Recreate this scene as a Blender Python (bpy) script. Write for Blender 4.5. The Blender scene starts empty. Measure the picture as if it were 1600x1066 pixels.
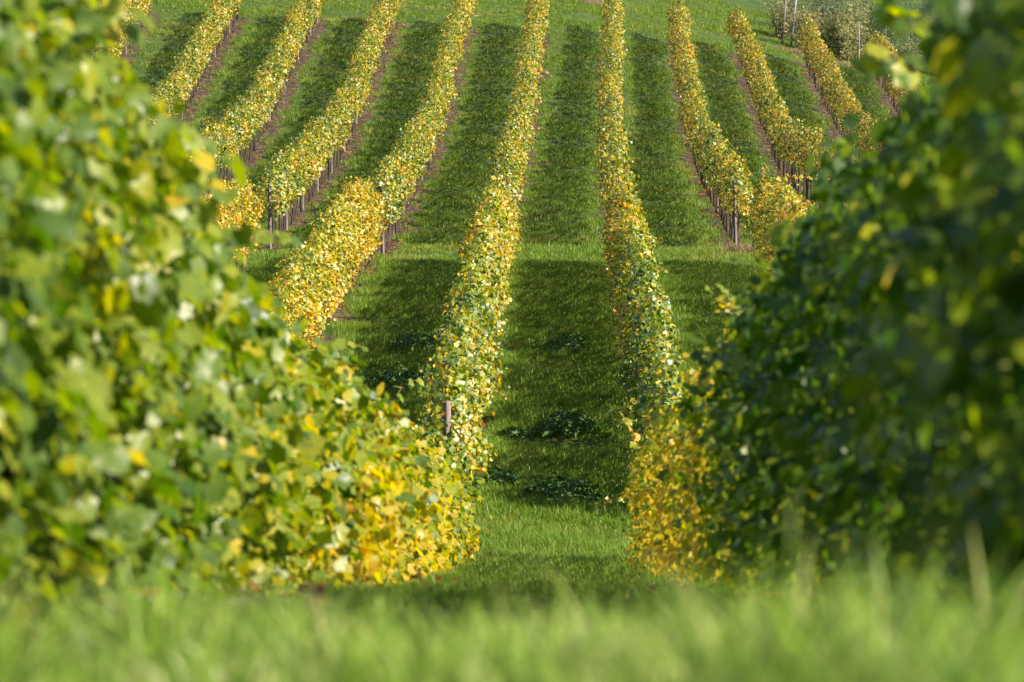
import bpy, bmesh, math, random
import numpy as np
from mathutils import Matrix, Vector

rng = np.random.default_rng(11)
random.seed(11)
SC = bpy.context.scene
COL = SC.collection

# ------------------------------------------------------------------ camera
F = 6000.0                      # focal length in pixels of the 1600 px wide picture
VX, VY = 879.0, 533.0           # where the row direction / the horizon fall in that picture
cam_d = bpy.data.cameras.new('camera')
cam = bpy.data.objects.new('camera', cam_d)
COL.objects.link(cam)
cam_d.sensor_width = 36.0
cam_d.lens = 135.0
cam.location = (0, 0, 0)
cam.rotation_euler = (math.radians(90), 0, math.atan((VX - 800) / F))
cam_d.clip_start = 0.05
cam_d.clip_end = 2000
cam_d.dof.use_dof = True
cam_d.dof.focus_distance = 74.0
cam_d.dof.aperture_fstop = 4.8
SC.camera = cam

# ------------------------------------------------------------------ sky and sun
SUN_EL, SUN_AZ = 30.0, 126.0    # azimuth clockwise from +Y (the rows run along +Y)
world = bpy.data.worlds.new('World')
SC.world = world
world.use_nodes = True
wn = world.node_tree.nodes
wl = world.node_tree.links
bg = wn['Background']
sky = wn.new('ShaderNodeTexSky')
sky.sky_type = 'NISHITA'
sky.sun_disc = False
sky.sun_elevation = math.radians(SUN_EL)
sky.sun_rotation = math.radians(SUN_AZ)
sky.air_density = 1.0
sky.dust_density = 0.6
sky.ozone_density = 1.2
wl.new(sky.outputs[0], bg.inputs[0])
bg.inputs[1].default_value = 0.055
sd = bpy.data.lights.new('sun', 'SUN')
sd.energy = 5.0
sd.angle = math.radians(0.5)
sd.color = (1.0, 0.9, 0.74)
sun = bpy.data.objects.new('sun', sd)
COL.objects.link(sun)
e, a = math.radians(SUN_EL), math.radians(SUN_AZ)
to_sun = Vector((math.cos(e) * math.sin(a), math.cos(e) * math.cos(a), math.sin(e)))
sun.rotation_euler = to_sun.to_track_quat('Z', 'Y').to_euler()
sun.location = (40, -20, 40)

SC.view_settings.view_transform = 'Standard'
SC.view_settings.look = 'None'
SC.view_settings.exposure = 1.5
SC.view_settings.gamma = 1.0
SC.view_settings.use_curve_mapping = False
SC.render.engine = 'CYCLES'
SC.cycles.max_bounces = 6
SC.cycles.diffuse_bounces = 3
SC.cycles.glossy_bounces = 2
SC.cycles.transmission_bounces = 4
SC.cycles.use_denoising = True
SC.cycles.sample_clamp_indirect = 4.0

# ------------------------------------------------------------------ the lie of the land
KD = [-30, 0, 4, 8, 12, 20, 30, 40, 45, 49, 53, 58, 66, 74, 83, 91, 97, 100, 105, 110.5, 118, 127, 136, 144, 158, 163, 175, 190, 220, 260, 320, 460]
KZ = [0.6, -.50, -.53, -.66, -.87, -1.35, -1.95, -2.5, -2.70, -2.66, -2.36, -1.75, -.85, .05, 1.10, 1.66, 2.15, 2.45, 3.0, 3.70, 4.6, 5.7, 7.5, 9.5, 12.7, 13.75, 16.0, 18.5, 23, 27, 31, 36]
_td = np.arange(-30, 460.01, 0.25)
_tz = np.interp(_td, KD, KZ)
_k = np.ones(17) / 17
_tz = np.convolve(np.pad(_tz, 16, mode='edge'), np.convolve(_k, _k), mode='same')[16:-16]


def smooth01(t):
    t = np.clip(t, 0, 1)
    return t * t * (3 - 2 * t)


def ground(x, d):
    x = np.asarray(x, float)
    d = np.asarray(d, float)
    z = np.interp(d, _td, _tz)
    ramp = smooth01((d - 105) / 55)
    xr = np.maximum(x, 0)
    xl = np.minimum(x, 0)
    xr = np.where(xr > 30, 30 + (xr - 30) * .3, xr)
    ramp = ramp * (1 - smooth01((d - 180) / 60))
    z = z - ramp * (.235 * xr + .04 * xl)
    z = z + .025 * np.sin(x * 2.1 + d * .7) * np.sin(d * .9 + x * .4) + .02 * np.sin(x * 4.3 + 1.3) * np.sin(d * 1.7)
    return z


def img(x, d, z):
    """Where a world point falls in the 1600 x 1066 photograph (for culling and choosing what is in view)."""
    return VX + F * x / d, VY - F * z / d


# ------------------------------------------------------------------ materials
def new_mat(name):
    m = bpy.data.materials.new(name)
    m.use_nodes = True
    nt = m.node_tree
    nt.nodes.clear()
    return m, nt.nodes, nt.links


def ramp_node(nodes, stops):
    r = nodes.new('ShaderNodeValToRGB')
    el = r.color_ramp.elements
    while len(el) < len(stops):
        el.new(0.5)
    for k, (p, c) in enumerate(stops):
        el[k].position = p
        el[k].color = (*c, 1)
    return r


LEAF_STOPS = [
    (0.00, (.016, .045, .018)),
    (0.20, (.030, .075, .012)),
    (0.36, (.080, .150, .008)),
    (0.50, (.225, .270, .008)),
    (0.64, (.490, .365, .010)),
    (0.78, (.550, .270, .010)),
    (0.89, (.270, .110, .030)),
    (1.00, (.110, .055, .032)),
]


def leaf_material(name, rough=.42, spec=.6, trans=.55, stops=LEAF_STOPS, under=.14):
    m, n, l = new_mat(name)
    out = n.new('ShaderNodeOutputMaterial')
    at = n.new('ShaderNodeAttribute')
    at.attribute_name = 'hue'
    geo = n.new('ShaderNodeNewGeometry')
    tex = n.new('ShaderNodeTexNoise')
    tex.inputs['Scale'].default_value = 38
    tex.inputs['Detail'].default_value = 2
    l.new(geo.outputs['Position'], tex.inputs['Vector'])
    ma = n.new('ShaderNodeMath'); ma.operation = 'MULTIPLY_ADD'
    ma.inputs[1].default_value = .22; 
    l.new(tex.outputs[0], ma.inputs[0])
    ad = n.new('ShaderNodeMath'); ad.operation = 'ADD'
    ad.inputs[1].default_value = -.11
    l.new(at.outputs['Fac'], ad.inputs[0])
    l.new(ad.outputs[0], ma.inputs[2])
    cr = ramp_node(n, stops)
    l.new(ma.outputs[0], cr.inputs[0])
    # the felted, paler underside of a vine leaf
    mx = n.new('ShaderNodeMix'); mx.data_type = 'RGBA'
    mx.inputs[7].default_value = (.20, .25, .12, 1)
    um = n.new('ShaderNodeMath'); um.operation = 'MULTIPLY'; um.inputs[1].default_value = under
    l.new(geo.outputs['Backfacing'], um.inputs[0])
    l.new(um.outputs[0], mx.inputs[0])
    l.new(cr.outputs[0], mx.inputs[6])
    pb = n.new('ShaderNodeBsdfPrincipled')
    pb.inputs['Roughness'].default_value = rough
    pb.inputs['Specular IOR Level'].default_value = spec
    l.new(mx.outputs[2], pb.inputs['Base Color'])
    hs = n.new('ShaderNodeHueSaturation')
    hs.inputs['Saturation'].default_value = 1.2
    hs.inputs['Value'].default_value = 1.55
    l.new(cr.outputs[0], hs.inputs['Color'])
    tr = n.new('ShaderNodeBsdfTranslucent')
    l.new(hs.outputs[0], tr.inputs['Color'])
    ms = n.new('ShaderNodeMixShader')
    ms.inputs[0].default_value = trans
    l.new(pb.outputs[0], ms.inputs[1])
    l.new(tr.outputs[0], ms.inputs[2])
    l.new(ms.outputs[0], out.inputs[0])
    return m


def grass_material(name, c_a, c_b, c_dry, dry=.5, scale=.35, trans=.4, rough=.45):
    m, n, l = new_mat(name)
    out = n.new('ShaderNodeOutputMaterial')
    geo = n.new('ShaderNodeNewGeometry')
    oi = n.new('ShaderNodeObjectInfo')
    t1 = n.new('ShaderNodeTexNoise'); t1.inputs['Scale'].default_value = scale; t1.inputs['Detail'].default_value = 4
    l.new(geo.outputs['Position'], t1.inputs['Vector'])
    mxa = n.new('ShaderNodeMix'); mxa.data_type = 'RGBA'
    mxa.inputs[6].default_value = (*c_a, 1); mxa.inputs[7].default_value = (*c_b, 1)
    l.new(oi.outputs['Random'], mxa.inputs[0])
    mr = n.new('ShaderNodeMapRange')
    mr.inputs['From Min'].default_value = .52; mr.inputs['From Max'].default_value = .72
    mr.inputs['To Max'].default_value = dry
    l.new(t1.outputs[0], mr.inputs[0])
    at = n.new('ShaderNodeAttribute'); at.attribute_name = 'hue'
    add = n.new('ShaderNodeMath'); add.operation = 'ADD'; add.use_clamp = True
    l.new(mr.outputs[0], add.inputs[0]); l.new(at.outputs['Fac'], add.inputs[1])
    mxb = n.new('ShaderNodeMix'); mxb.data_type = 'RGBA'
    mxb.inputs[7].default_value = (*c_dry, 1)
    l.new(add.outputs[0], mxb.inputs[0]); l.new(mxa.outputs[2], mxb.inputs[6])
    pb = n.new('ShaderNodeBsdfPrincipled')
    pb.inputs['Roughness'].default_value = rough
    pb.inputs['Specular IOR Level'].default_value = .3
    l.new(mxb.outputs[2], pb.inputs['Base Color'])
    hs = n.new('ShaderNodeHueSaturation'); hs.inputs['Value'].default_value = 1.4
    l.new(mxb.outputs[2], hs.inputs['Color'])
    tr = n.new('ShaderNodeBsdfTranslucent'); l.new(hs.outputs[0], tr.inputs['Color'])
    ms = n.new('ShaderNodeMixShader'); ms.inputs[0].default_value = trans
    l.new(pb.outputs[0], ms.inputs[1]); l.new(tr.outputs[0], ms.inputs[2])
    l.new(ms.outputs[0], out.inputs[0])
    return m


def noise_mat(name, stops, scale, detail=6, rough=.9, bump=.4, stretch=(1, 1, 1)):
    m, n, l = new_mat(name)
    out = n.new('ShaderNodeOutputMaterial')
    tc = n.new('ShaderNodeTexCoord')
    mp = n.new('ShaderNodeMapping'); mp.inputs['Scale'].default_value = stretch
    l.new(tc.outputs['Object'], mp.inputs[0])
    t = n.new('ShaderNodeTexNoise'); t.inputs['Scale'].default_value = scale; t.inputs['Detail'].default_value = detail
    l.new(mp.outputs[0], t.inputs['Vector'])
    cr = ramp_node(n, stops); l.new(t.outputs[0], cr.inputs[0])
    pb = n.new('ShaderNodeBsdfPrincipled'); pb.inputs['Roughness'].default_value = rough
    pb.inputs['Specular IOR Level'].default_value = .25
    l.new(cr.outputs[0], pb.inputs['Base Color'])
    b = n.new('ShaderNodeBump'); b.inputs['Strength'].default_value = bump; b.inputs['Distance'].default_value = .03
    l.new(t.outputs[0], b.inputs['Height']); l.new(b.outputs[0], pb.inputs['Normal'])
    l.new(pb.outputs[0], out.inputs[0])
    return m


M_LEAF = leaf_material('vine_leaf')
M_LEAF_HILL = leaf_material('vine_leaf_hillside', rough=.46, spec=.95, trans=.42, under=.3)
M_NETTLE = leaf_material('nettle_leaf', rough=.5, spec=.3, trans=.25, under=.15,
                         stops=[(0, (.016, .05, .014)), (.5, (.04, .10, .022)), (1, (.10, .18, .03))])
M_SHRUB = leaf_material('shrub_leaf', rough=.5, spec=.4, trans=.3, under=.2,
                        stops=[(0, (.05, .075, .045)), (.4, (.11, .14, .075)), (.7, (.26, .26, .09)), (1, (.32, .22, .14))])
M_GRASS = grass_material('meadow_grass', (.058, .140, .009), (.155, .245, .022), (.30, .26, .07), dry=.45)
M_LANE = grass_material('lane_grass', (.055, .145, .008), (.165, .265, .022), (.28, .26, .06), dry=.28, scale=.8)
M_LONG = grass_material('long_grass', (.035, .110, .006), (.225, .355, .032), (.48, .50, .18), dry=.5, scale=6, trans=.45)
M_STALK = grass_material('pale_stalk', (.46, .48, .24), (.62, .64, .38), (.48, .36, .20), dry=.3, scale=5, trans=.35)
M_DRY = grass_material('dry_grass', (.25, .19, .09), (.33, .25, .13), (.20, .15, .08), trans=.3)
M_GROUND = noise_mat('turf', [(.3, (.022, .045, .008)), (.55, (.04, .075, .012)), (.76, (.08, .075, .03))], 1.3, 8)
M_DIRT = noise_mat('soil', [(.30, (.022, .015, .012)), (.52, (.050, .034, .026)), (.72, (.15, .105, .08))], 5.0, 8, bump=.9)
M_BARK = noise_mat('vine_bark', [(.3, (.018, .013, .011)), (.7, (.075, .055, .045))], 30, 5, bump=.9, stretch=(1, 1, .2))
M_POST = noise_mat('weathered_wood', [(.3, (.075, .058, .056)), (.7, (.20, .16, .15))], 22, 6, bump=.5, stretch=(1, 1, .1))
M_STEEL = noise_mat('galvanised_steel', [(.3, (.12, .125, .14)), (.7, (.22, .225, .25))], 8, 3, rough=.5, bump=.05)
M_SHOOT = noise_mat('green_shoot', [(.3, (.10, .10, .03)), (.7, (.22, .13, .05))], 20, 3, rough=.6, bump=.1)


# ------------------------------------------------------------------ mesh helpers
def mesh_np(name, V, T, mat, hue=None):
    me = bpy.data.meshes.new(name)
    V = np.ascontiguousarray(V, np.float32)
    T = np.ascontiguousarray(T, np.int32)
    nt = len(T)
    me.vertices.add(len(V)); me.vertices.foreach_set('co', V.ravel())
    me.loops.add(nt * 3); me.loops.foreach_set('vertex_index', T.ravel())
    me.polygons.add(nt)
    me.polygons.foreach_set('loop_start', np.arange(nt, dtype=np.int32) * 3)
    me.polygons.foreach_set('loop_total', np.full(nt, 3, np.int32))
    if hue is not None:
        at = me.attributes.new('hue', 'FLOAT', 'POINT')
        at.data.foreach_set('value', np.ascontiguousarray(hue, np.float32))
    me.update(calc_edges=True)
    me.materials.append(mat)
    return me


def link(o, parent=None):
    COL.objects.link(o)
    if parent is not None:
        o.parent = parent
    return o


def obj(name, me, parent=None, loc=(0, 0, 0)):
    o = bpy.data.objects.new(name, me)
    o.location = loc
    return link(o, parent)


def thing(name, label, cat, loc, group=None):
    o = bpy.data.objects.new(name, None)
    o.location = loc
    o.empty_display_size = .2
    o['label'] = label; o['category'] = cat
    if group:
        o['group'] = group
    return link(o)


def tube(pts, radii, sides=6):
    """A bent tapering tube; returns vertices and triangles."""
    pts = [Vector(p) for p in pts]
    V, T = [], []
    for i, p in enumerate(pts):
        d = (pts[min(i + 1, len(pts) - 1)] - pts[max(i - 1, 0)]).normalized()
        u = d.orthogonal().normalized(); w = d.cross(u)
        for k in range(sides):
            an = 2 * math.pi * k / sides
            V.append(p + (u * math.cos(an) + w * math.sin(an)) * radii[i])
    for i in range(len(pts) - 1):
        for k in range(sides):
            a_, b_ = i * sides + k, i * sides + (k + 1) % sides
            T += [(a_, b_, b_ + sides), (a_, b_ + sides, a_ + sides)]
    n0 = len(V); V += [pts[0], pts[-1]]
    for k in range(sides):
        T.append((n0, (k + 1) % sides, k))
        m0 = (len(pts) - 1) * sides
        T.append((n0 + 1, m0 + k, m0 + (k + 1) % sides))
    return np.array([tuple(v) for v in V]), np.array(T)


def merge(parts):
    V, T, n = [], [], 0
    for v, t in parts:
        V.append(v); T.append(t + n); n += len(v)
    return np.concatenate(V), np.concatenate(T)


def box_post(w, h, taper=.96):
    bm = bmesh.new()
    bmesh.ops.create_cube(bm, size=1)
    for v in bm.verts:
        top = v.co.z > 0
        s = taper if top else 1
        v.co.x *= w * s; v.co.y *= w * s
        v.co.z = h + .02 * v.co.x / w if top else -.25
    bmesh.ops.bevel(bm, geom=bm.edges[:], offset=w * .1, segments=1, affect='EDGES')
    me = bpy.data.meshes.new('post')
    bm.to_mesh(me); bm.free()
    return me


# ------------------------------------------------------------------ vine leaf outlines (u across, v along to the tip, w out of the blade)
def fan(outline, centre, cup=.0):
    V = [(centre[0], centre[1], 0.0)]
    for u, v in outline:
        r2 = u * u + (v - centre[1]) ** 2
        V.append((u, v, .22 * abs(u) - .34 * r2 + cup))
    k = len(outline)
    T = [(0, 1 + i, 1 + (i + 1) % k) for i in range(k)]
    return np.array(V), np.array(T)


def polar(spec):
    o = []
    for ang, r in spec:
        t = math.radians(ang)
        o.append((math.sin(t) * r, .36 + math.cos(t) * r))
    return o


PALM = [(0, .66), (27, .50), (57, .61), (92, .48), (124, .54), (155, .45), (180, .17),
        (205, .45), (236, .54), (268, .48), (303, .61), (333, .50)]
L_NEAR = fan(polar(PALM), (0, .36))
MIDP = [(0, .66), (32, .50), (62, .61), (122, .50), (238, .50), (298, .61), (328, .50)]
L_MID = fan(polar(MIDP), (0, .36))
L_FAR = (np.array([(0, 0.02, 0), (.48, .22, .1), (.40, .78, .02), (0, 1, -.16), (-.40, .78, .02), (-.48, .22, .1), (0, .45, .06)]),
         np.array([(0, 1, 6), (1, 2, 6), (2, 3, 6), (3, 4, 6), (4, 5, 6), (5, 0, 6)]))
L_FAR = (np.array([(0, 0.02, 0), (.50, .38, .12), (.22, .86, -.02), (-.22, .86, -.02), (-.50, .38, .12)]),
         np.array([(0, 1, 2), (0, 2, 3), (0, 3, 4)]))
L_OVATE = (np.array([(0, 0, 0), (.26, .35, .06), (.18, .7, .02), (0, 1.05, -.12), (-.18, .7, .02), (-.26, .35, .06)]),
           np.array([(0, 1, 2), (0, 2, 3), (0, 3, 4), (0, 4, 5)]))


def fine_leaf(seed):
    """A serrated leaf for the ones that show singly: an inner ring and a toothed outline."""
    r_ = np.random.default_rng(seed)
    ang = [p[0] for p in PALM] + [360]
    rad = [p[1] for p in PALM] + [PALM[0][1]]
    k = 24
    V = [(0, .36, 0)]
    for ring in (.5, 1.0):
        for i in range(k):
            a_ = 360 * i / k
            rr = np.interp(a_, ang, rad) * (1 + (.07 * (-1) ** i + r_.normal(0, .05) if ring == 1 else 0))
            rr *= ring
            u, v = math.sin(math.radians(a_)) * rr, .36 + math.cos(math.radians(a_)) * rr
            w = .25 * abs(u) - (.3 + .2 * r_.random()) * rr * rr + .03 * math.sin(3 * math.radians(a_) + seed)
            V.append((u, v, w))
    T = [(0, 1 + i, 1 + (i + 1) % k) for i in range(0, k)]
    T = []
    for i in range(0, k, 2):
        T.append((0, 1 + i, 1 + (i + 2) % k))
    inner = [1 + i for i in range(0, k, 2)]
    V2 = [V[0]] + [V[j] for j in inner] + V[1 + k:]
    m = len(inner)
    T = [(0, 1 + i, 1 + (i + 1) % m) for i in range(m)]
    for i in range(m):
        a_, b_ = 1 + i, 1 + (i + 1) % m
        o0, o1, o2 = 1 + m + 2 * i, 1 + m + 2 * i + 1, 1 + m + (2 * i + 2) % k
        T += [(a_, o0, o1), (a_, o1, b_), (b_, o1, o2)]
    return np.array(V2), np.array(T)


def frames(N, Tp):
    N = N / np.linalg.norm(N, axis=1, keepdims=True)
    Tp = Tp - (Tp * N).sum(1, keepdims=True) * N
    Tp = Tp / (np.linalg.norm(Tp, axis=1, keepdims=True) + 1e-9)
    B = np.cross(Tp, N)
    return B, Tp, N


def leaves_mesh(name, P, N, Tp, size, hue, tmpl, mat):
    v, t = tmpl
    B, Tp, N = frames(N, Tp)
    k = len(v)
    n = len(P)
    cup = rng.uniform(-1.2, 2.6, n)
    wide = rng.uniform(.8, 1.15, n)
    V = (P[:, None, :] + size[:, None, None] * (v[None, :, 0, None] * B[:, None, :] * wide[:, None, None]
         + v[None, :, 1, None] * Tp[:, None, :] + (v[None, :, 2] * cup[:, None])[:, :, None] * N[:, None, :]))
    T = t[None, :, :] + (np.arange(n) * k)[:, None, None]
    return mesh_np(name, V.reshape(-1, 3), T.reshape(-1, 3), mat, np.repeat(hue, k))


def wob(seed, nd=6, fd=(.25, 1.6), fh=(.5, 3)):
    r_ = np.random.default_rng(seed)
    c = [(r_.uniform(*fd), r_.uniform(*fh) * r_.choice([-1, 1]), r_.uniform(0, 6.28)) for _ in range(nd)]
    return lambda d, h: sum(np.sin(a_ * d + b_ * h + p) for a_, b_, p in c) / nd ** .5


# ------------------------------------------------------------------ ground
gx = np.unique(np.concatenate([np.linspace(-22, 20, 113), np.linspace(-120, -22, 30), np.linspace(20, 120, 30)]))
gd = np.unique(np.concatenate([np.arange(-30, 0, 2), np.arange(0, 180, .5), np.arange(180, 460, 4)]))
GX, GD = np.meshgrid(gx, gd)
V = np.stack([GX, GD, ground(GX, GD)], -1).reshape(-1, 3)
nx, nd = len(gx), len(gd)
ii = (np.arange(nd - 1)[:, None] * nx + np.arange(nx - 1)[None, :]).ravel()
T = np.concatenate([np.stack([ii, ii + 1, ii + nx + 1], 1), np.stack([ii, ii + nx + 1, ii + nx], 1)])
g = obj('ground', mesh_np('ground', V, T, M_GROUND))
g['kind'] = 'structure'

# ------------------------------------------------------------------ where the rows run
X_END = {-5: -17.0, -4: -13.4, -3: -10.1, -2: -6.95, -1: -3.95, 0: -.95, 1: 2.1, 2: 4.8, 3: 7.5, 4: 10.55, 5: 13.7}
D_END = {-5: 158, -4: 158, -3: 158, -2: 158, -1: 158, 0: 158, 1: 159.5, 2: 162, 3: 164, 4: 166, 5: 168}


def far_x(i):
    xn = -1.54 + 3 * i
    return lambda d: xn + (X_END[i] - xn) * np.clip((d - 103) / (D_END[i] - 103), 0, 1.1) ** 1.7


def mid_x(i):
    xn = -1.54 + 3 * i + {1: -.06, 2: .38, -1: -.14, -2: -.1}.get(i, 0)
    return lambda d: xn + 0 * d


def near_x(i):
    return (lambda d: -1.50 - .003 * (45 - d)) if i == 0 else (lambda d: 1.20 + 0 * d)


ROWS = []   # block, index, x(d), d0, d1, z_low, z_high, half width, leaves per metre
for i in (0, 1):
    ROWS.append(('near', i, near_x(i), (7.4, 6.6)[i], 45.3, .0, (1.31, 1.56)[i], (.31, .29)[i], (1200, 1300)[i]))
for i in (-2, -1, 0, 1, 2):
    ROWS.append(('mid', i, mid_x(i), 51.4 if i in (0, 1) else (76 if i == -2 else 56), (92.0, 93.2, 92, 92, 91.4)[i + 2], (.45, .45, .34, .22, .18)[i + 2], (1.95, 1.98, 1.9, 1.9, 1.98)[i + 2], (.27, .27, .285, .255, .27)[i + 2], 1150))
for i in range(-5, 6):
    ROWS.append(('far', i, far_x(i), {-1: 96.8, 0: 98.6, 1: 99.2, 2: 98.8}.get(i, 98.8), D_END[i], .80, 2.04, .275, 660))


def row_hue(block, i, d, h, side, seed):
    n1 = wob(seed + 900, 6, (.3, 1.3), (.6, 3))(d, h * 2)
    r_ = rng.normal(0, 1, len(d))
    if block == 'near' and i == 0:
        gold = smooth01((d - 12.5) / 12)
        base = .405 + gold * (.105 + .14 * (1 - h)) - .08 * smooth01((d - 41) / 4)
        return np.minimum(base + (.03 + .03 * gold) * n1 + (.07 + .03 * gold) * r_ - .16 * gold * (rng.random(len(d)) < .2), .63 + .03 * r_)
    if block == 'near':
        gold = smooth01((d - 16) / 13)
        base = .335 + gold * (.21 + .12 * (1 - h))
        return np.minimum(base + (.035 + .045 * gold) * n1 + (.08 + .03 * gold) * r_, .64 + .03 * r_)
    if block == 'mid':
        gold = smooth01((d - 56) / 28)
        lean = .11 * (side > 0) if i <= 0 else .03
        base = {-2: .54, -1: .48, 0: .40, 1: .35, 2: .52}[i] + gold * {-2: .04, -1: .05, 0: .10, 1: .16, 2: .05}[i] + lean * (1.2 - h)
        if i in (0, 1):
            base = base + .12 * smooth01((53.4 - d) / 2)
        mixed = rng.random(len(d))
        base = base + .03 - .17 * (mixed < .25) + .18 * (mixed > .93)
        return base + .06 * n1 + .13 * r_
    base = .52 + (.012 * max(i - 1, 0)) + .07 * (.6 - h) + .05 * smooth01((d - 125) / 30)
    mixed = rng.random(len(d))
    base = base - .23 * (mixed < .36) + (.20 + .06 * max(i - 1, 0)) * (mixed > .88 - .045 * max(i - 1, 0))
    return base + .08 * n1 + .13 * r_


def canopy(block, i, xf, d0, d1, zl, zh, hw, per_m, seed):
    n = int((d1 - d0 + .6) * per_m)
    wb = wob(seed, 12, (.5, 6.5), (1, 6))
    wt = wob(seed + 1, 12, (.4, 7.0), (1, 2))
    wp = wob(seed + 3, 14, (3, 22), (3, 14))
    ws = wob(seed + 2, 5, (.15, .9), (.2, 1))
    d = rng.uniform(d0 - .3, d1 + .3, n)
    h = rng.beta(1.25, 1.0, n)
    side = rng.choice([-1.0, 1.0], n)
    top = zh * (1 + .085 * wt(d, 0 * d)) * (1 - .20 * smooth01((d0 + .5 - d) / .9) - .14 * smooth01((d - d1 + .5) / .9))
    if block == 'near' and i == 0:
        top = top * (1 + .29 * smooth01((20.5 - d) / 10))
    low = zl + (.12 * (side < 0) if block == 'far' else 0) + (.07 if block == 'far' else .10) * wb(d * 1.7, side * 3) + .06
    z = low + h * (top - low)
    prof = .72 + .38 * np.sin(np.pi * np.clip(h * .9 + .08, 0, 1)) - .50 * np.clip((h - .78) / .22, 0, 1) ** 2
    w = hw * prof * (1 + .36 * wb(d, h * 2 + side * 7))
    r = 1 - np.abs(rng.normal(0, .28, n))
    r = np.clip(r, -.3, 1) + rng.normal(0, .09, n) + .35 * rng.random(n) ** 9
    pocket = smooth01((-wp(d, h * 1.5 + side * 5) - .15) / .9)
    r = r * (1 - .62 * pocket)
    u = side * w * r
    cap = h > .90
    u = np.where(cap, rng.uniform(-1, 1, n) * w * 1.0, u)
    z = np.where(cap, z + (top - low) * (.05 * rng.random(n) + .14 * rng.random(n) ** 6), z)
    x = xf(d) + u + .06 * ws(d, 0 * d)
    P = np.stack([x, d, ground(xf(d), d) + z], 1)
    tilt = rng.uniform(-.25, 1.3, n) + .3 * cap
    out = np.stack([np.sign(u) * np.cos(tilt), rng.normal(0, .65, n), np.sin(tilt)], 1) + rng.normal(0, .28, (n, 3))
    endf = smooth01((d0 + .35 - d) / .5)
    out[:, 1] -= endf * .8
    endb = smooth01((d - d1 + .35) / .5)
    out[:, 1] += endb * .8
    flip = rng.random(n) < .13
    out = np.where(flip[:, None], -out + rng.normal(0, .3, (n, 3)), out)
    tip = np.stack([np.sign(u) * .45 + rng.normal(0, .35, n), rng.normal(0, .45, n), -.9 + rng.normal(0, .25, n)], 1)
    size = {'near': .067, 'mid': .063, 'far': .068}[block] * rng.lognormal(0, .27, n)
    hue = np.clip(row_hue(block, i, d, np.clip(h, 0, 1), side, seed), .02, .98)
    ok = np.ones(n, bool)
    if block == 'near' and i == 1:      # the far half of this hedge has dropped many of its leaves
        ok = rng.random(n) > .50 * smooth01((d - 16) / 14)
    if block == 'far':
        ok = rng.random(n) > .35 * pocket
    # loose shoots that stand or droop out of the canopy, a chain of leaves each
    wP, wN, wT, wS, wH, wu = [], [], [], [], [], []
    for _ in range(int((d1 - d0) * {'near': 2.6, 'mid': 1.8, 'far': 1.1}[block])):
        dd = rng.uniform(d0 - .1, d1 + .1); sg = rng.choice([-1.0, 1.0])
        j = np.argmin(np.abs(d - dd))
        upward = rng.random() < .55
        p0 = np.array([xf(np.array(dd)) + sg * hw * (.4 if upward else .9), dd, ground(xf(np.array(dd)), dd) + (top[j] * .93 if upward else rng.uniform(low[j] + .2, top[j] * .9))])
        az = rng.normal(0, .8)
        hd = np.array([sg * math.cos(az), math.sin(az), 0])
        ln = rng.uniform(.18, .5)
        m = int(ln / .045)
        hb = float(row_hue(block, i, np.array([dd]), np.array([.8]), np.array([sg]), seed)[0])
        for q in range(m):
            f = (q + 1) / m
            p = p0 + hd * ln * f * (.55 if upward else .9) + np.array([0, 0, ln * ((1.0 * f - .55 * f * f) if upward else (.25 * f - .7 * f * f))])
            wP.append(p + rng.normal(0, .018, 3))
            wN.append(np.array([sg * .3, -.3, .7]) + rng.normal(0, .45, 3)); wT.append(hd * .6 + np.array([0, 0, -.5]) + rng.normal(0, .4, 3))
            wS.append({'near': .066, 'mid': .064, 'far': .066}[block] * (1.15 - .5 * f) * rng.uniform(.8, 1.2)); wH.append(hb + rng.normal(0, .06)); wu.append(sg * hw)
    k_ = len(wP)
    ok = np.concatenate([ok, np.ones(k_, bool)])
    P = np.concatenate([P, wP]); out = np.concatenate([out, wN]); tip = np.concatenate([tip, wT])
    size = np.concatenate([size, wS]); hue = np.concatenate([hue, np.clip(wH, .02, .98)]); d = P[:, 1]
    u = np.concatenate([u, wu]); r = np.concatenate([r, np.ones(k_)]); z = np.concatenate([z, np.ones(k_)]); cap = np.concatenate([cap, np.zeros(k_, bool)])
    P, out, tip, size, hue, d, u, r, z, cap = (q[ok] for q in (P, out, tip, size, hue, d, u, r, z, cap))
    return dict(P=P, N=out, T=tip, s=np.clip(size, .05, .2), h=hue, d=d, u=u, r=np.abs(r), z=z, cap=cap)


# meshes that single leaves share: four shapes, ten hues
HUES = np.linspace(.06, .93, 12)
LEAF_ME = {}
for k in range(4):
    v, t = fine_leaf(k)
    for q, hv in enumerate(HUES):
        LEAF_ME[k, q] = mesh_np('leaf', v, t, M_LEAF, np.full(len(v), hv))


def place_leaf(parent, p, n, tp, s, hue):
    B, Tn, N = frames(np.array([n]), np.array([tp]))
    b, tt, nn = B[0] * s, Tn[0] * s, N[0] * s
    o = bpy.data.objects.new('leaf', LEAF_ME[random.randrange(4), int(np.argmin(np.abs(HUES - hue)))])
    pl = parent.location
    base = np.asarray(p) - np.array(pl) if parent.parent is None else np.asarray(p)
    o.matrix_basis = Matrix(((b[0], tt[0], nn[0], base[0]), (b[1], tt[1], nn[1], base[1]), (b[2], tt[2], nn[2], base[2]), (0, 0, 0, 1)))
    return link(o, parent)


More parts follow.
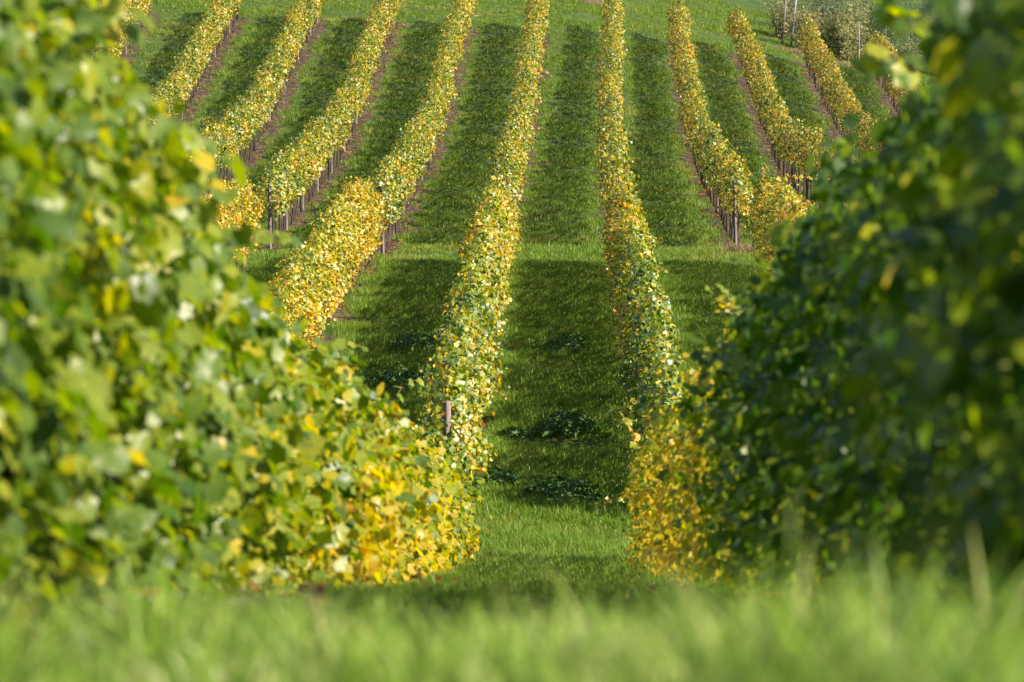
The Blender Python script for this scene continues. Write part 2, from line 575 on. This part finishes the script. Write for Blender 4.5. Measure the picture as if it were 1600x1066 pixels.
TRUNKS = {}
for hgt in (.85, .6):
    lst = []
    for k in range(5):
        r_ = random.Random(k)
        pts = [(0, 0, -.12)]
        x = y = 0
        for q in range(1, 5):
            x += r_.uniform(-.035, .035); y += r_.uniform(-.05, .05)
            pts.append((x, y, hgt * q / 4))
        v, t = tube(pts, [.050, .036, .031, .036, .028], 6)
        parts = [(v, t)]
        for sgn in (-1, 1):
            parts.append(tube([pts[-1], (x, y + sgn * .16, hgt + .10), (x, y + sgn * .42, hgt + .13)], [.024, .018, .012], 5))
        v, t = merge(parts)
        lst.append(mesh_np('trunk', v, t, M_BARK))
    TRUNKS[hgt] = lst

POST_FAR = box_post(.07, 1.8); POST_FAR.materials.append(M_POST)
POST_MID = box_post(.09, 1.66); POST_MID.materials.append(M_POST)
POST_STEEL = box_post(.05, 1.95); POST_STEEL.materials.append(M_STEEL)

LABELS = {
    ('near', 0): 'tall blurred hedge of vines in front, sunlit green turning golden, left of the grass lane',
    ('near', 1): 'tall blurred hedge of vines in front, dark and shaded, right of the grass lane',
    ('mid', -2): 'short golden patch of vines peeping above the blurred sunlit hedge, below the grass track',
    ('mid', -1): 'orange and yellow vine hedge below the grass track, above the blurred sunlit hedge',
    ('mid', 0): 'vine hedge below the track along the left side of the lane with dark weed clumps',
    ('mid', 1): 'grey green vine hedge below the track along the right side of the weedy lane',
    ('mid', 2): 'golden vine hedge below the track with long arching shoots, beside the dark blurred hedge',
    ('far', -5): 'hillside vine hedge in the top left corner, pale steel post at its upper end',
    ('far', -4): 'golden hillside vine hedge, second from the left corner, foot hidden by blurred leaves',
    ('far', -3): 'hillside vine hedge, third from the left corner, bare trunks showing at its lower end',
    ('far', -2): 'hillside vine hedge, fourth from the left, bushy lower end beside the small golden patch',
    ('far', -1): 'hillside vine hedge, fifth from the left, lower end rising behind the orange hedge',
    ('far', 0): 'upper hillside vine hedge in line with the left side of the weedy lane',
    ('far', 1): 'upper hillside vine hedge in line with the right side of the weedy lane',
    ('far', 2): 'hillside vine hedge, fourth from the right, with a grey post at its lower end',
    ('far', 3): 'bulging hillside vine hedge, third from the right, behind the long arching shoots',
    ('far', 4): 'brownish hillside vine hedge, second from the right, ending below the thicket and leaning poles',
    ('far', 5): 'short pinkish brown vine hedge at the right, half hidden by blurred leaves below the thicket',
}
GROUPS = {'near': 'vine hedges in front of the lower track', 'mid': 'vine hedges between the two tracks', 'far': 'vine hedges on the far hillside'}
HEDGE = {}
DENSE = {}
for kk, (block, i, xf, d0, d1, zl, zh, hw, per_m) in enumerate(ROWS):
    c = canopy(block, i, xf, d0, d1, zl, zh, hw, per_m, 100 + kk * 7)
    base = (float(xf(np.array(d0))), d0, float(ground(xf(np.array(d0)), d0)))
    root = thing('vine_hedge', LABELS[block, i], 'vine row', base, GROUPS[block])
    HEDGE[block, i] = root
    P = c['P']
    if (block, i) == ('near', 1):
        c['s'] = c['s'] * .86
    pick = np.array([], int)
    if block == 'near' or (block == 'mid' and i in (0, 1)):
        px, py = img(P[:, 0], P[:, 1], P[:, 2])
        seen = (px > -20) & (px < 1620) & (py > -30) & (py < 935)
        if block == 'near':
            seen &= (c['u'] > 0 if i == 0 else c['u'] < 0)
        outer = (c['r'] > .93) | c['cap'] | (c['d'] < d0 + .3)
        cand = np.where(seen & outer)[0]
        score = np.minimum(c['s'][cand], .075) * F / c['d'][cand] * rng.uniform(.6, 1, len(cand))
        pick = cand[np.argsort(-score)[:300]]
        for j in pick:
            place_leaf(root, P[j], c['N'][j], c['T'][j], c['s'][j], c['h'][j])
    keep = np.ones(len(P), bool); keep[pick] = False
    tm = L_NEAR if block == 'near' else (L_MID if block == 'mid' and i in (0, 1) else L_FAR)
    sets = [keep & (c['d'] < 18), keep & (c['d'] >= 18)] if block == 'near' else [keep]
    for kp, tq in zip(sets, (tm, L_MID)):
        me = leaves_mesh('foliage', P[kp] - np.array(base), c['N'][kp], c['T'][kp], c['s'][kp], c['h'][kp], tq, M_LEAF if block == 'near' else M_LEAF_HILL)
        fo = obj('foliage', me, root); fo['kind'] = 'stuff'
    hgt = .85 if block == 'far' else .6
    step = {'near': 1.15, 'mid': 1.05, 'far': .95}[block]
    for d in np.arange(d0 + .25, d1, step):
        d = d + random.uniform(-.1, .1)
        x = float(xf(np.array(d))) + random.uniform(-.04, .04)
        o = obj('trunk', random.choice(TRUNKS[hgt]), root, (x - base[0], d - base[1], float(ground(x, d)) - base[2]))
        o.rotation_euler = (random.uniform(-.06, .06), random.uniform(-.06, .06), random.uniform(-.5, .5) + random.choice((0, math.pi)))
        s = random.uniform(.85, 1.2); o.scale = (s, s, random.uniform(.92, 1.05))
    ends = [d0, d1]
    if block != 'near':
        ends += list(np.arange(d0 + 6, d1 - 3, 6.2))
    for q, d in enumerate(ends):
        x = float(xf(np.array(d)))
        me = POST_MID if block != 'far' else POST_FAR
        if (block, i) == ('far', -5) and q == 1:
            me = POST_STEEL
        if q < 2:
            d = d + ({'mid': -.12}.get(block, .12) if q == 0 else -.05)
        o = obj('post', me, root, (x - base[0], d - base[1], float(ground(x, d)) - base[2]))
        o.rotation_euler = (random.uniform(-.02, .02), random.uniform(-.02, .02), random.uniform(.45, .95))
        if block == 'near':
            o.scale = (1, 1, .72)
        if q > 1:
            o.scale = (.8, .8, .95)


# ------------------------------------------------------------------ shoots that stray from the hedges
def shoot(root, start, pts, leaf, hue, n, single=True):
    """A bare cane through world points with leaves along it (children of the cane)."""
    pl = root.location
    P = [Vector(start)] + [Vector(p) for p in pts]
    # smooth polyline
    fine = []
    for k in range(len(P) - 1):
        p0, p1, p2, p3 = P[max(k - 1, 0)], P[k], P[k + 1], P[min(k + 2, len(P) - 1)]
        for t in np.linspace(0, 1, 5)[:-1]:
            fine.append(.5 * ((2 * p1) + (p2 - p0) * t + (2 * p0 - 5 * p1 + 4 * p2 - p3) * t * t + (3 * p1 - p0 - 3 * p2 + p3) * t ** 3))
    fine.append(P[-1])
    rad = np.linspace(.006, .0025, len(fine))
    v, t = tube([p - pl for p in fine], rad, 5)
    st = obj('shoot', mesh_np('shoot', v, t, M_SHOOT), root)
    for k in range(n):
        f = (k + .6) / n * (len(fine) - 1)
        p = fine[int(f)].lerp(fine[min(int(f) + 1, len(fine) - 1)], f % 1)
        s = leaf * (1.05 - .5 * (k / n)) * random.uniform(.8, 1.2)
        sd_ = 1 if k % 2 else -1
        nrm = np.array([.55 + random.gauss(0, .4), -.45 + random.gauss(0, .3), .6])
        tp = np.array([sd_ * .8 + random.gauss(0, .2), random.gauss(0, .3), -.5 + random.gauss(0, .3)])
        place_leaf(st, np.array(p - pl), nrm, tp, s, min(.9, max(.1, hue + random.gauss(0, .07))))


def at_px(px, py, d):
    return ((px - VX) / F * d, d, (VY - py) / F * d)


def px_shoot(key, d, pts, leaf, hue, n):
    w = [at_px(px, py, d + k * .05) for k, (px, py) in enumerate(pts)]
    shoot(HEDGE[key], w[0], w[1:], leaf, hue, n)


px_shoot(('near', 0), 35.5, [(596, 680), (610, 640), (628, 606), (655, 592)], .12, .50, 10)
px_shoot(('near', 0), 27.0, [(505, 580), (525, 552), (548, 540), (568, 543)], .12, .42, 6)
px_shoot(('near', 0), 20.0, [(388, 380), (412, 362), (438, 372), (455, 374)], .12, .38, 6)
px_shoot(('near', 0), 14.0, [(240, 230), (270, 206), (300, 208), (322, 222)], .11, .36, 6)
px_shoot(('near', 0), 44.5, [(705, 790), (735, 820), (758, 826), (770, 834)], .10, .55, 6)
px_shoot(('near', 1), 43.5, [(1000, 700), (985, 668), (975, 652), (982, 660)], .11, .56, 7)
px_shoot(('near', 1), 44.5, [(985, 770), (965, 775), (945, 780), (935, 790)], .09, .58, 5)
px_shoot(('near', 1), 24.0, [(1160, 480), (1140, 462), (1118, 455), (1108, 462)], .12, .45, 6)
px_shoot(('near', 1), 14.5, [(1430, 110), (1395, 90), (1365, 92), (1350, 105)], .12, .45, 7)
px_shoot(('near', 1), 13.0, [(1440, 60), (1415, 30), (1392, 18), (1380, 22)], .12, .42, 7)
px_shoot(('mid', 2), 90.0, [(1190, 300), (1225, 278), (1255, 276), (1285, 281)], .13, .64, 16)
px_shoot(('mid', 2), 89.0, [(1190, 310), (1222, 320), (1245, 345), (1256, 380), (1258, 392)], .13, .64, 20)
px_shoot(('mid', 2), 90.5, [(1186, 300), (1190, 275), (1196, 258)], .13, .80, 8)
px_shoot(('far', 3), 112.0, [(1215, 300), (1240, 300), (1265, 318), (1300, 330)], .13, .52, 16)
px_shoot(('far', 1), 103.0, [(965, 250), (950, 242), (938, 236), (932, 238)], .12, .6, 7)
px_shoot(('mid', 0), 84.0, [(780, 350), (762, 346), (748, 338), (742, 334)], .12, .6, 8)
px_shoot(('far', -2), 154.0, [(622, 45), (632, 38), (640, 38)], .13, .8, 6)
px_shoot(('far', 0), 120.0, [(836, 112), (850, 108), (862, 118)], .13, .78, 6)

# ------------------------------------------------------------------ bare soil under the rows
DIRT_W = {}
for kk, (block, i, xf, d0, d1, *_r) in enumerate(ROWS):
    wl_, wr_ = wob(500 + kk, 7, (.5, 5)), wob(600 + kk, 7, (.5, 5))
    dd = np.arange(d0 - .5, d1 + .8, .25)
    half = {'near': .40, 'mid': .43, 'far': .46}[block]
    fl = half * (1 + .26 * wl_(dd, 0 * dd)); fr = half * (1 + .26 * wr_(dd, 0 * dd))
    DIRT_W[block, i] = (dd, fl, fr)
    cols = np.linspace(0, 1, 6)
    x0 = xf(dd)
    XX = x0[:, None] - fl[:, None] + (fl + fr)[:, None] * cols[None]
    DD = np.repeat(dd[:, None], 6, 1)
    ZZ = ground(XX, DD) + .012 + .02 * np.sin(np.pi * cols)[None]
    V = np.stack([XX, DD, ZZ], -1).reshape(-1, 3)
    m = len(dd)
    ii = (np.arange(m - 1)[:, None] * 6 + np.arange(5)[None]).ravel()
    T = np.concatenate([np.stack([ii, ii + 1, ii + 7], 1), np.stack([ii, ii + 7, ii + 6], 1)])
    o = obj('soil_strip', mesh_np('soil_strip', V, T, M_DIRT)); o['kind'] = 'structure'


def on_dirt(x, d, shrink=.72):
    m = np.zeros(len(x), bool)
    for (block, i, xf, d0, d1, *_r) in ROWS:
        dd, fl, fr = DIRT_W[block, i]
        inr = (d > d0 - .4) & (d < d1 + .5)
        u = x - xf(d)
        m |= inr & (u > -np.interp(d, dd, fl) * shrink) & (u < np.interp(d, dd, fr) * shrink)
    return m


# ------------------------------------------------------------------ grass: tufts scattered with geometry nodes
def tuft(name, n, rad, h, width, segs, lean, seed, mat, dry=.12):
    r_ = np.random.default_rng(seed)
    V, T, H = [], [], []
    for _ in range(n):
        an, rr = r_.uniform(0, 6.283), rad * r_.random() ** .6
        x, y = math.cos(an) * rr, math.sin(an) * rr
        hh = h * r_.uniform(.5, 1.15)
        az = r_.uniform(0, 6.283)
        ln = lean * r_.uniform(.2, 1.3)
        fx, fy = math.cos(az), math.sin(az)
        sx, sy = -fy, fx
        tw = r_.uniform(-.8, .8)
        sx, sy = sx * math.cos(tw) - sy * math.sin(tw), sx * math.sin(tw) + sy * math.cos(tw)
        w = width * r_.uniform(.6, 1.3)
        b = len(V)
        hv = .8 if r_.random() < dry else r_.uniform(0, .12)
        for k in range(segs):
            f = k / segs
            c = (x + fx * ln * hh * f * f, y + fy * ln * hh * f * f, hh * (f - .28 * ln * f * f))
            ww = w * (1 - .55 * f)
            V += [(c[0] - sx * ww, c[1] - sy * ww, c[2]), (c[0] + sx * ww, c[1] + sy * ww, c[2])]
            H += [hv, hv]
        V.append((x + fx * ln * hh, y + fy * ln * hh, hh * (1 - .28 * ln))); H.append(hv)
        for k in range(segs - 1):
            q = b + 2 * k
            T += [(q, q + 1, q + 3), (q, q + 3, q + 2)]
        q = b + 2 * (segs - 1)
        T.append((q, q + 1, q + 2))
    me = mesh_np(name, np.array(V), np.array(T), mat, np.array(H))
    return bpy.data.objects.new(name, me)


def proto_collection(name, objs):
    c = bpy.data.collections.new(name)
    for o in objs:
        c.objects.link(o)
    return c


def scatter(name, pts, scales, coll, seed):
    me = bpy.data.meshes.new(name)
    n = len(pts)
    me.vertices.add(n)
    me.vertices.foreach_set('co', np.ascontiguousarray(pts, np.float32).ravel())
    a1 = me.attributes.new('size', 'FLOAT', 'POINT'); a1.data.foreach_set('value', scales.astype(np.float32))
    r_ = np.random.default_rng(seed)
    rot = np.stack([r_.normal(0, .08, n), r_.normal(0, .08, n), r_.uniform(0, 6.283, n)], 1)
    a2 = me.attributes.new('turn', 'FLOAT_VECTOR', 'POINT'); a2.data.foreach_set('vector', rot.astype(np.float32).ravel())
    me.update()
    ng = bpy.data.node_groups.new(name, 'GeometryNodeTree')
    ng.interface.new_socket('Geometry', in_out='INPUT', socket_type='NodeSocketGeometry')
    ng.interface.new_socket('Geometry', in_out='OUTPUT', socket_type='NodeSocketGeometry')
    N, L = ng.nodes, ng.links
    gi, go = N.new('NodeGroupInput'), N.new('NodeGroupOutput')
    ci = N.new('GeometryNodeCollectionInfo')
    ci.inputs['Collection'].default_value = coll
    ci.inputs['Separate Children'].default_value = True
    ci.inputs['Reset Children'].default_value = True
    ip = N.new('GeometryNodeInstanceOnPoints')
    ip.inputs['Pick Instance'].default_value = True
    sz = N.new('GeometryNodeInputNamedAttribute'); sz.data_type = 'FLOAT'; sz.inputs[0].default_value = 'size'
    tn = N.new('GeometryNodeInputNamedAttribute'); tn.data_type = 'FLOAT_VECTOR'; tn.inputs[0].default_value = 'turn'
    e2r = N.new('FunctionNodeEulerToRotation')
    L.new(tn.outputs[0], e2r.inputs[0])
    L.new(gi.outputs[0], ip.inputs['Points'])
    L.new(ci.outputs[0], ip.inputs['Instance'])
    L.new(e2r.outputs[0], ip.inputs['Rotation'])
    L.new(sz.outputs[0], ip.inputs['Scale'])
    L.new(ip.outputs[0], go.inputs[0])
    o = obj(name, me)
    o['kind'] = 'stuff'
    md = o.modifiers.new('scatter', 'NODES')
    md.node_group = ng
    return o


C_FAR = proto_collection('far tufts', [tuft('tuft', 16, .16, .15, .0085, 2, .7, 40 + k, M_GRASS) for k in range(6)])
C_MID = proto_collection('mid tufts', [tuft('tuft', 22, .13, .17, .0046, 3, .8, 60 + k, M_LANE, dry=.05) for k in range(6)])
C_LONG = proto_collection('long tufts', [tuft('tuft', 11, .05, .30, .0034 + .0006 * k, 5, .75, 80 + k, M_LONG, dry=.14) for k in range(7)])
C_DRY = proto_collection('dry tufts', [tuft('tuft', 20, .16, .30, .006, 3, .8, 90 + k, M_DRY) for k in range(4)])


def field(n, d0, d1, margin=80, ybias=1.0):
    d = d0 + (d1 - d0) * rng.random(n) ** ybias
    xl, xr = (-VX - margin) / F * d, (1600 - VX + margin) / F * d
    x = xl + (xr - xl) * rng.random(n)
    return x, d


def in_lane_noise(x, d, seed):
    return wob(seed, 8, (.4, 2.4), (.4, 2.4))(d, x)


x, d = field(120000, 93, 190)
k = ~on_dirt(x, d) | (rng.random(len(x)) < .22)
x, d = x[k], d[k]
sc = np.clip(.85 + .28 * in_lane_noise(x, d, 71), .35, 1.6) * rng.uniform(.7, 1.25, len(x))
scatter('hillside_grass', np.stack([x, d, ground(x, d)], 1), sc, C_FAR, 1)

x, d = field(95000, 44.5, 94, 60)
k = ~on_dirt(x, d) | (rng.random(len(x)) < .14)
x, d = x[k], d[k]
sc = np.clip(.88 + .30 * in_lane_noise(x, d, 72), .35, 1.6) * rng.uniform(.65, 1.3, len(x))
scatter('lane_grass', np.stack([x, d, ground(x, d)], 1), sc, C_MID, 2)

d = rng.uniform(7, 44.6, 9000); x = rng.uniform(-2.4, 2.2, 9000)
scatter('shaded_lane_grass', np.stack([x, d, ground(x, d)], 1), rng.uniform(.6, 1.1, 9000) * np.interp(d, [7, 14, 30, 40], [.3, .35, .55, 1]), C_MID, 3)

n = 5000
d = 2.0 + 5.4 * rng.random(n) ** .8
x = (rng.random(n) - .5) * 2 * (.155 * d + .25) - .01 * d
clump = np.clip(.80 + .34 * wob(77, 8, (1, 6), (3, 16))(d, x) + .16 * wob(78, 4, (.3, 1.5), (1, 5))(d, x), .3, 1.45)
want = (.284 - .0135 * d) * clump
scatter('long_grass', np.stack([x, d, ground(x, d) - .01], 1), want / .30 * rng.uniform(.75, 1.12, n), C_LONG, 4)

C_STALK = proto_collection('stalk tufts', [tuft('stalk', 4, .03, .34, .0042 + .0012 * k, 5, .9, 200 + k, M_STALK, dry=.3) for k in range(5)])
n = 150
d = 2.3 + 4.5 * rng.random(n); x = (rng.random(n) - .5) * 2 * (.15 * d + .1) - .01 * d
scatter('pale_grass_stalks', np.stack([x, d, ground(x, d)], 1), (.80 - .045 * d) * rng.uniform(.7, 1.12, n), C_STALK, 6)

# brown, dried patches along the upper edge of the hill
pts = []
for cx, cy, sx, sy, n in ((-2.6, 171.5, 1.6, 1.0, 260), (.7, 172, 1.3, 1.0, 220), (-1.0, 174, 3, 1.0, 160), (12.0, 170, 2.4, .8, 120), (4.6, 97.5, .45, .3, 40), (10.2, 170.5, .8, .6, 60)):
    px = rng.normal(cx, sx / 2, n); pd = rng.normal(cy, sy / 2, n)
    pts.append(np.stack([px, pd, ground(px, pd)], 1))
pts = np.concatenate(pts)
scatter('dry_grass', pts, rng.uniform(.6, 1.2, len(pts)), C_DRY, 5)

# ------------------------------------------------------------------ fallen leaves on the soil
Ps = []
for (block, i, xf, d0, d1, *_r) in ROWS:
    n = int((d1 - d0) * {'near': 6, 'mid': 22, 'far': 14}[block])
    d = rng.uniform(d0, d1, n); u = rng.normal(.05, .30, n)
    x = xf(d) + u
    Ps.append(np.stack([x, d, ground(x, d) + .045 + .05 * (np.abs(u) > .7)], 1))
P = np.concatenate(Ps); n = len(P)
N = np.stack([rng.normal(0, .35, n), rng.normal(0, .35, n), np.ones(n)], 1)
Tp = rng.normal(0, 1, (n, 3))
o = obj('fallen_leaves', leaves_mesh('fallen_leaves', P, N, Tp, rng.uniform(.06, .12, n), np.clip(rng.normal(.93, .08, n), .6, 1), L_FAR, M_LEAF))
o['kind'] = 'stuff'


# ------------------------------------------------------------------ dark weed clumps in the lane
def weed(x, d, rx, ry, h, n, label, leaf=.085):
    rx, ry, h = rx * .88, ry * .88, h * 1.05
    z = float(ground(x, d))
    root = thing('weed_clump', label, 'weed clump', (x, d, z), 'dark weed clumps in the grass lanes')
    an = rng.uniform(0, 6.283, n); rr = np.sqrt(rng.random(n))
    lump = 1 + .22 * np.sin(an * 3 + x * 9) + .12 * np.sin(an * 5 + d)
    rr = np.where(rng.random(n) < .2, rr * 1.45, rr)
    px, py = np.cos(an) * rr * rx * lump, np.sin(an) * rr * ry * lump
    top = h * np.sqrt(np.clip(1 - rr ** 2.2, 0.06, 1)) * (1 + .25 * np.sin(px * 9 + 2) * np.sin(py * 8))
    pz = top * (1 - np.abs(rng.normal(0, .22, n)))
    P = np.stack([px, py, np.clip(pz, .02, None)], 1)
    N = np.stack([px / rx * .6 + rng.normal(0, .3, n), py / ry * .6 + rng.normal(0, .3, n), np.ones(n)], 1)
    az = rng.uniform(0, 6.283, n)
    Tp = np.stack([np.cos(az), np.sin(az), rng.uniform(-.7, -.05, n)], 1)
    fo = obj('foliage', leaves_mesh('foliage', P, N, Tp, leaf * rng.lognormal(0, .22, n), np.clip(rng.normal(.55, .24, n), 0, 1), L_OVATE, M_NETTLE), root)
    fo['kind'] = 'stuff'
    for k in range(9):
        an_ = random.uniform(0, 6.283); q = random.uniform(.1, .8)
        bx, by = math.cos(an_) * rx * q, math.sin(an_) * ry * q
        v, t = tube([(bx * .8, by * .8, -.03), (bx, by, h * .5), (bx * 1.05, by * 1.05, h * .85 * math.sqrt(1 - q * q))], [.006, .005, .003], 5)
        obj('stem', mesh_np('stem', v, t, M_NETTLE, np.full(len(v), .5)), root)


weed(-.02, 53.7, .66, .62, .34, 700, 'largest dark leafy weed clump, at the shaded lane end beside the sunny track')
weed(.06, 60.2, .56, .75, .34, 560, 'dark weed clump in the middle of the lane between the two posts')
weed(.07, 71.6, .50, .75, .30, 480, 'small dark weed clump up the lane, smallest one right of the mottled hedge')
weed(-2.75, 71.8, .58, .7, .34, 520, 'dark weed clump in the lane left of the mottled hedge, at its upper end')
weed(-2.9, 66.0, .7, .8, .36, 620, 'dark weed clump behind the stray yellow shoot, left of the mottled hedge')
weed(-.95, 55.2, .36, .5, .25, 260, 'low dark weeds at the foot of the mottled hedge beside the largest clump')
weed(-.75, 60.0, .34, .6, .18, 220, 'flat strip of dark weeds on the lane beside the clump between the posts')


# ------------------------------------------------------------------ thicket and poles above the right hand rows
def shrub(x, d, rx, h, n, label, hue, leaf=.07, name='thicket_shrub', cat='shrub', wisp=.5):
    z = float(ground(x, d))
    root = thing(name, label, cat, (x, d, z), 'shrubs of the thicket')
    nb = 26
    stems, P, N, Tp = [], [], [], []
    for k in range(nb):
        az = random.uniform(0, 6.283); ln = random.uniform(.25, 1) * rx; hh = h * random.uniform(.6, 1.1)
        b = Vector((math.cos(az) * ln * .25, math.sin(az) * ln * .25, -.05))
        m = Vector((math.cos(az) * ln * .6, math.sin(az) * ln * .6, hh * .75))
        t_ = Vector((math.cos(az) * ln, math.sin(az) * ln, hh * random.uniform(.65, 1.05)))
        stems.append(tube([b, b.lerp(m, .6) + Vector((0, 0, .1)), m, t_], [.016, .012, .008, .004], 4))
        q = int(n / nb)
        f = rng.random(q) ** .7
        for ff in f:
            p = b.lerp(m, ff * 1.4) if ff < .7 else m.lerp(t_, (ff - .7) / .3)
            p = p + Vector(rng.normal(0, rx * .13, 3))
            if p.z < .05:
                p.z = .05 + abs(p.z)
            P.append(p); N.append((math.cos(az) * .5 + random.gauss(0, .5), math.sin(az) * .5 + random.gauss(0, .5), .7)); Tp.append((random.gauss(0, 1), random.gauss(0, 1), random.gauss(wisp, .5)))
    n_ = len(P)
    fo = obj('foliage', leaves_mesh('foliage', np.array([tuple(p) for p in P]), np.array(N), np.array(Tp), leaf * rng.lognormal(0, .3, n_),
             np.clip(rng.normal(hue, .16, n_), 0, 1), L_OVATE, M_SHRUB), root)
    fo['kind'] = 'stuff'
    v, t = merge(stems)
    so = obj('stems', mesh_np('stems', v, t, M_BARK), root); so['kind'] = 'stuff'


shrub(10.9, 172.5, 1.1, 2.0, 3500, 'dry brownish shrub at the foot of the leaning pale pole', .78)
shrub(12.6, 172.5, 1.25, 2.3, 5000, 'pale yellow green broom shrub between the two poles, wispy', .66, leaf=.09, wisp=1.5)
shrub(12.0, 176.0, 1.8, 3.0, 5500, 'grey green bramble bush behind the yellow broom shrub', .30)
shrub(14.6, 175.0, 1.6, 3.2, 5000, 'grey green bush behind the short pinkish vine hedge', .28)
shrub(15.4, 171.5, 1.3, 1.7, 3500, 'low olive bush beside the short pinkish vine hedge', .48)
shrub(17.3, 175.0, 1.8, 3.4, 4000, 'dark grey green bush at the corner, behind the blurred leaves', .18)
shrub(14.0, 180.0, 2.3, 3.4, 4500, 'highest grey brown bush of the thicket, above the thin stake', .55)
shrub(10.0, 175.5, 1.2, 1.9, 3000, 'dry olive shrub just uphill of the brown wooden pole', .62)
shrub(13.4, 174.5, 1.2, 2.6, 4000, 'olive brown bush directly behind the thin stake', .58)
shrub(11.2, 181.0, 2.2, 2.4, 4000, 'olive green bush uphill of the leaning pale pole', .45)
shrub(17.0, 182.0, 2.6, 4.2, 4500, 'tall grey green bush behind the low olive bush', .35)
shrub(19.8, 177.0, 2.0, 3.2, 2400, 'grey green bush at the far right end of the thicket', .25)

z = float(ground(10.25, 173.0))
po = thing('leaning_pole', 'pale grey pole leaning over the dry shrub, above the rows', 'pole', (10.25, 173.0, z))
v, t = tube([(0, 0, -.3), (.16, 0, 1.3), (.34, 0, 2.9)], [.055, .052, .048], 10)
obj('pole', mesh_np('pole', v, t, M_STEEL), po)
v, t = tube([(.345, 0, 2.9), (.352, 0, 2.96)], [.058, .056], 10)
obj('cap', mesh_np('cap', v, t, M_STEEL), po)
v, t = tube([(-.38, .1, -.2), (-.27, .1, 1.2), (-.15, .1, 2.7)], [.05, .045, .04], 7)
br = thing('wooden_pole', 'brown wooden pole standing beside the pale leaning pole', 'pole', (10.25, 173.0, z))
obj('pole', mesh_np('pole', v, t, M_POST), br)
v, t = tube([(-.155, .1, 2.7), (-.150, .1, 2.75)], [.046, .03], 7)
obj('tip', mesh_np('tip', v, t, M_POST), br)
z = float(ground(13.2, 171.2))
sk = thing('thin_stake', 'thin upright grey stake in front of the thicket', 'stake', (13.2, 171.2, z))
v, t = tube([(0, 0, -.3), (.01, 0, 1.0), (.0, 0, 2.0)], [.028, .028, .026], 8)
obj('shaft', mesh_np('shaft', v, t, M_STEEL), sk)
v, t = tube([(0, 0, -.05), (.01, 0, .8)], [.034, .034], 8)
obj('sleeve', mesh_np('sleeve', v, t, M_DRY, np.zeros(len(v))), sk)
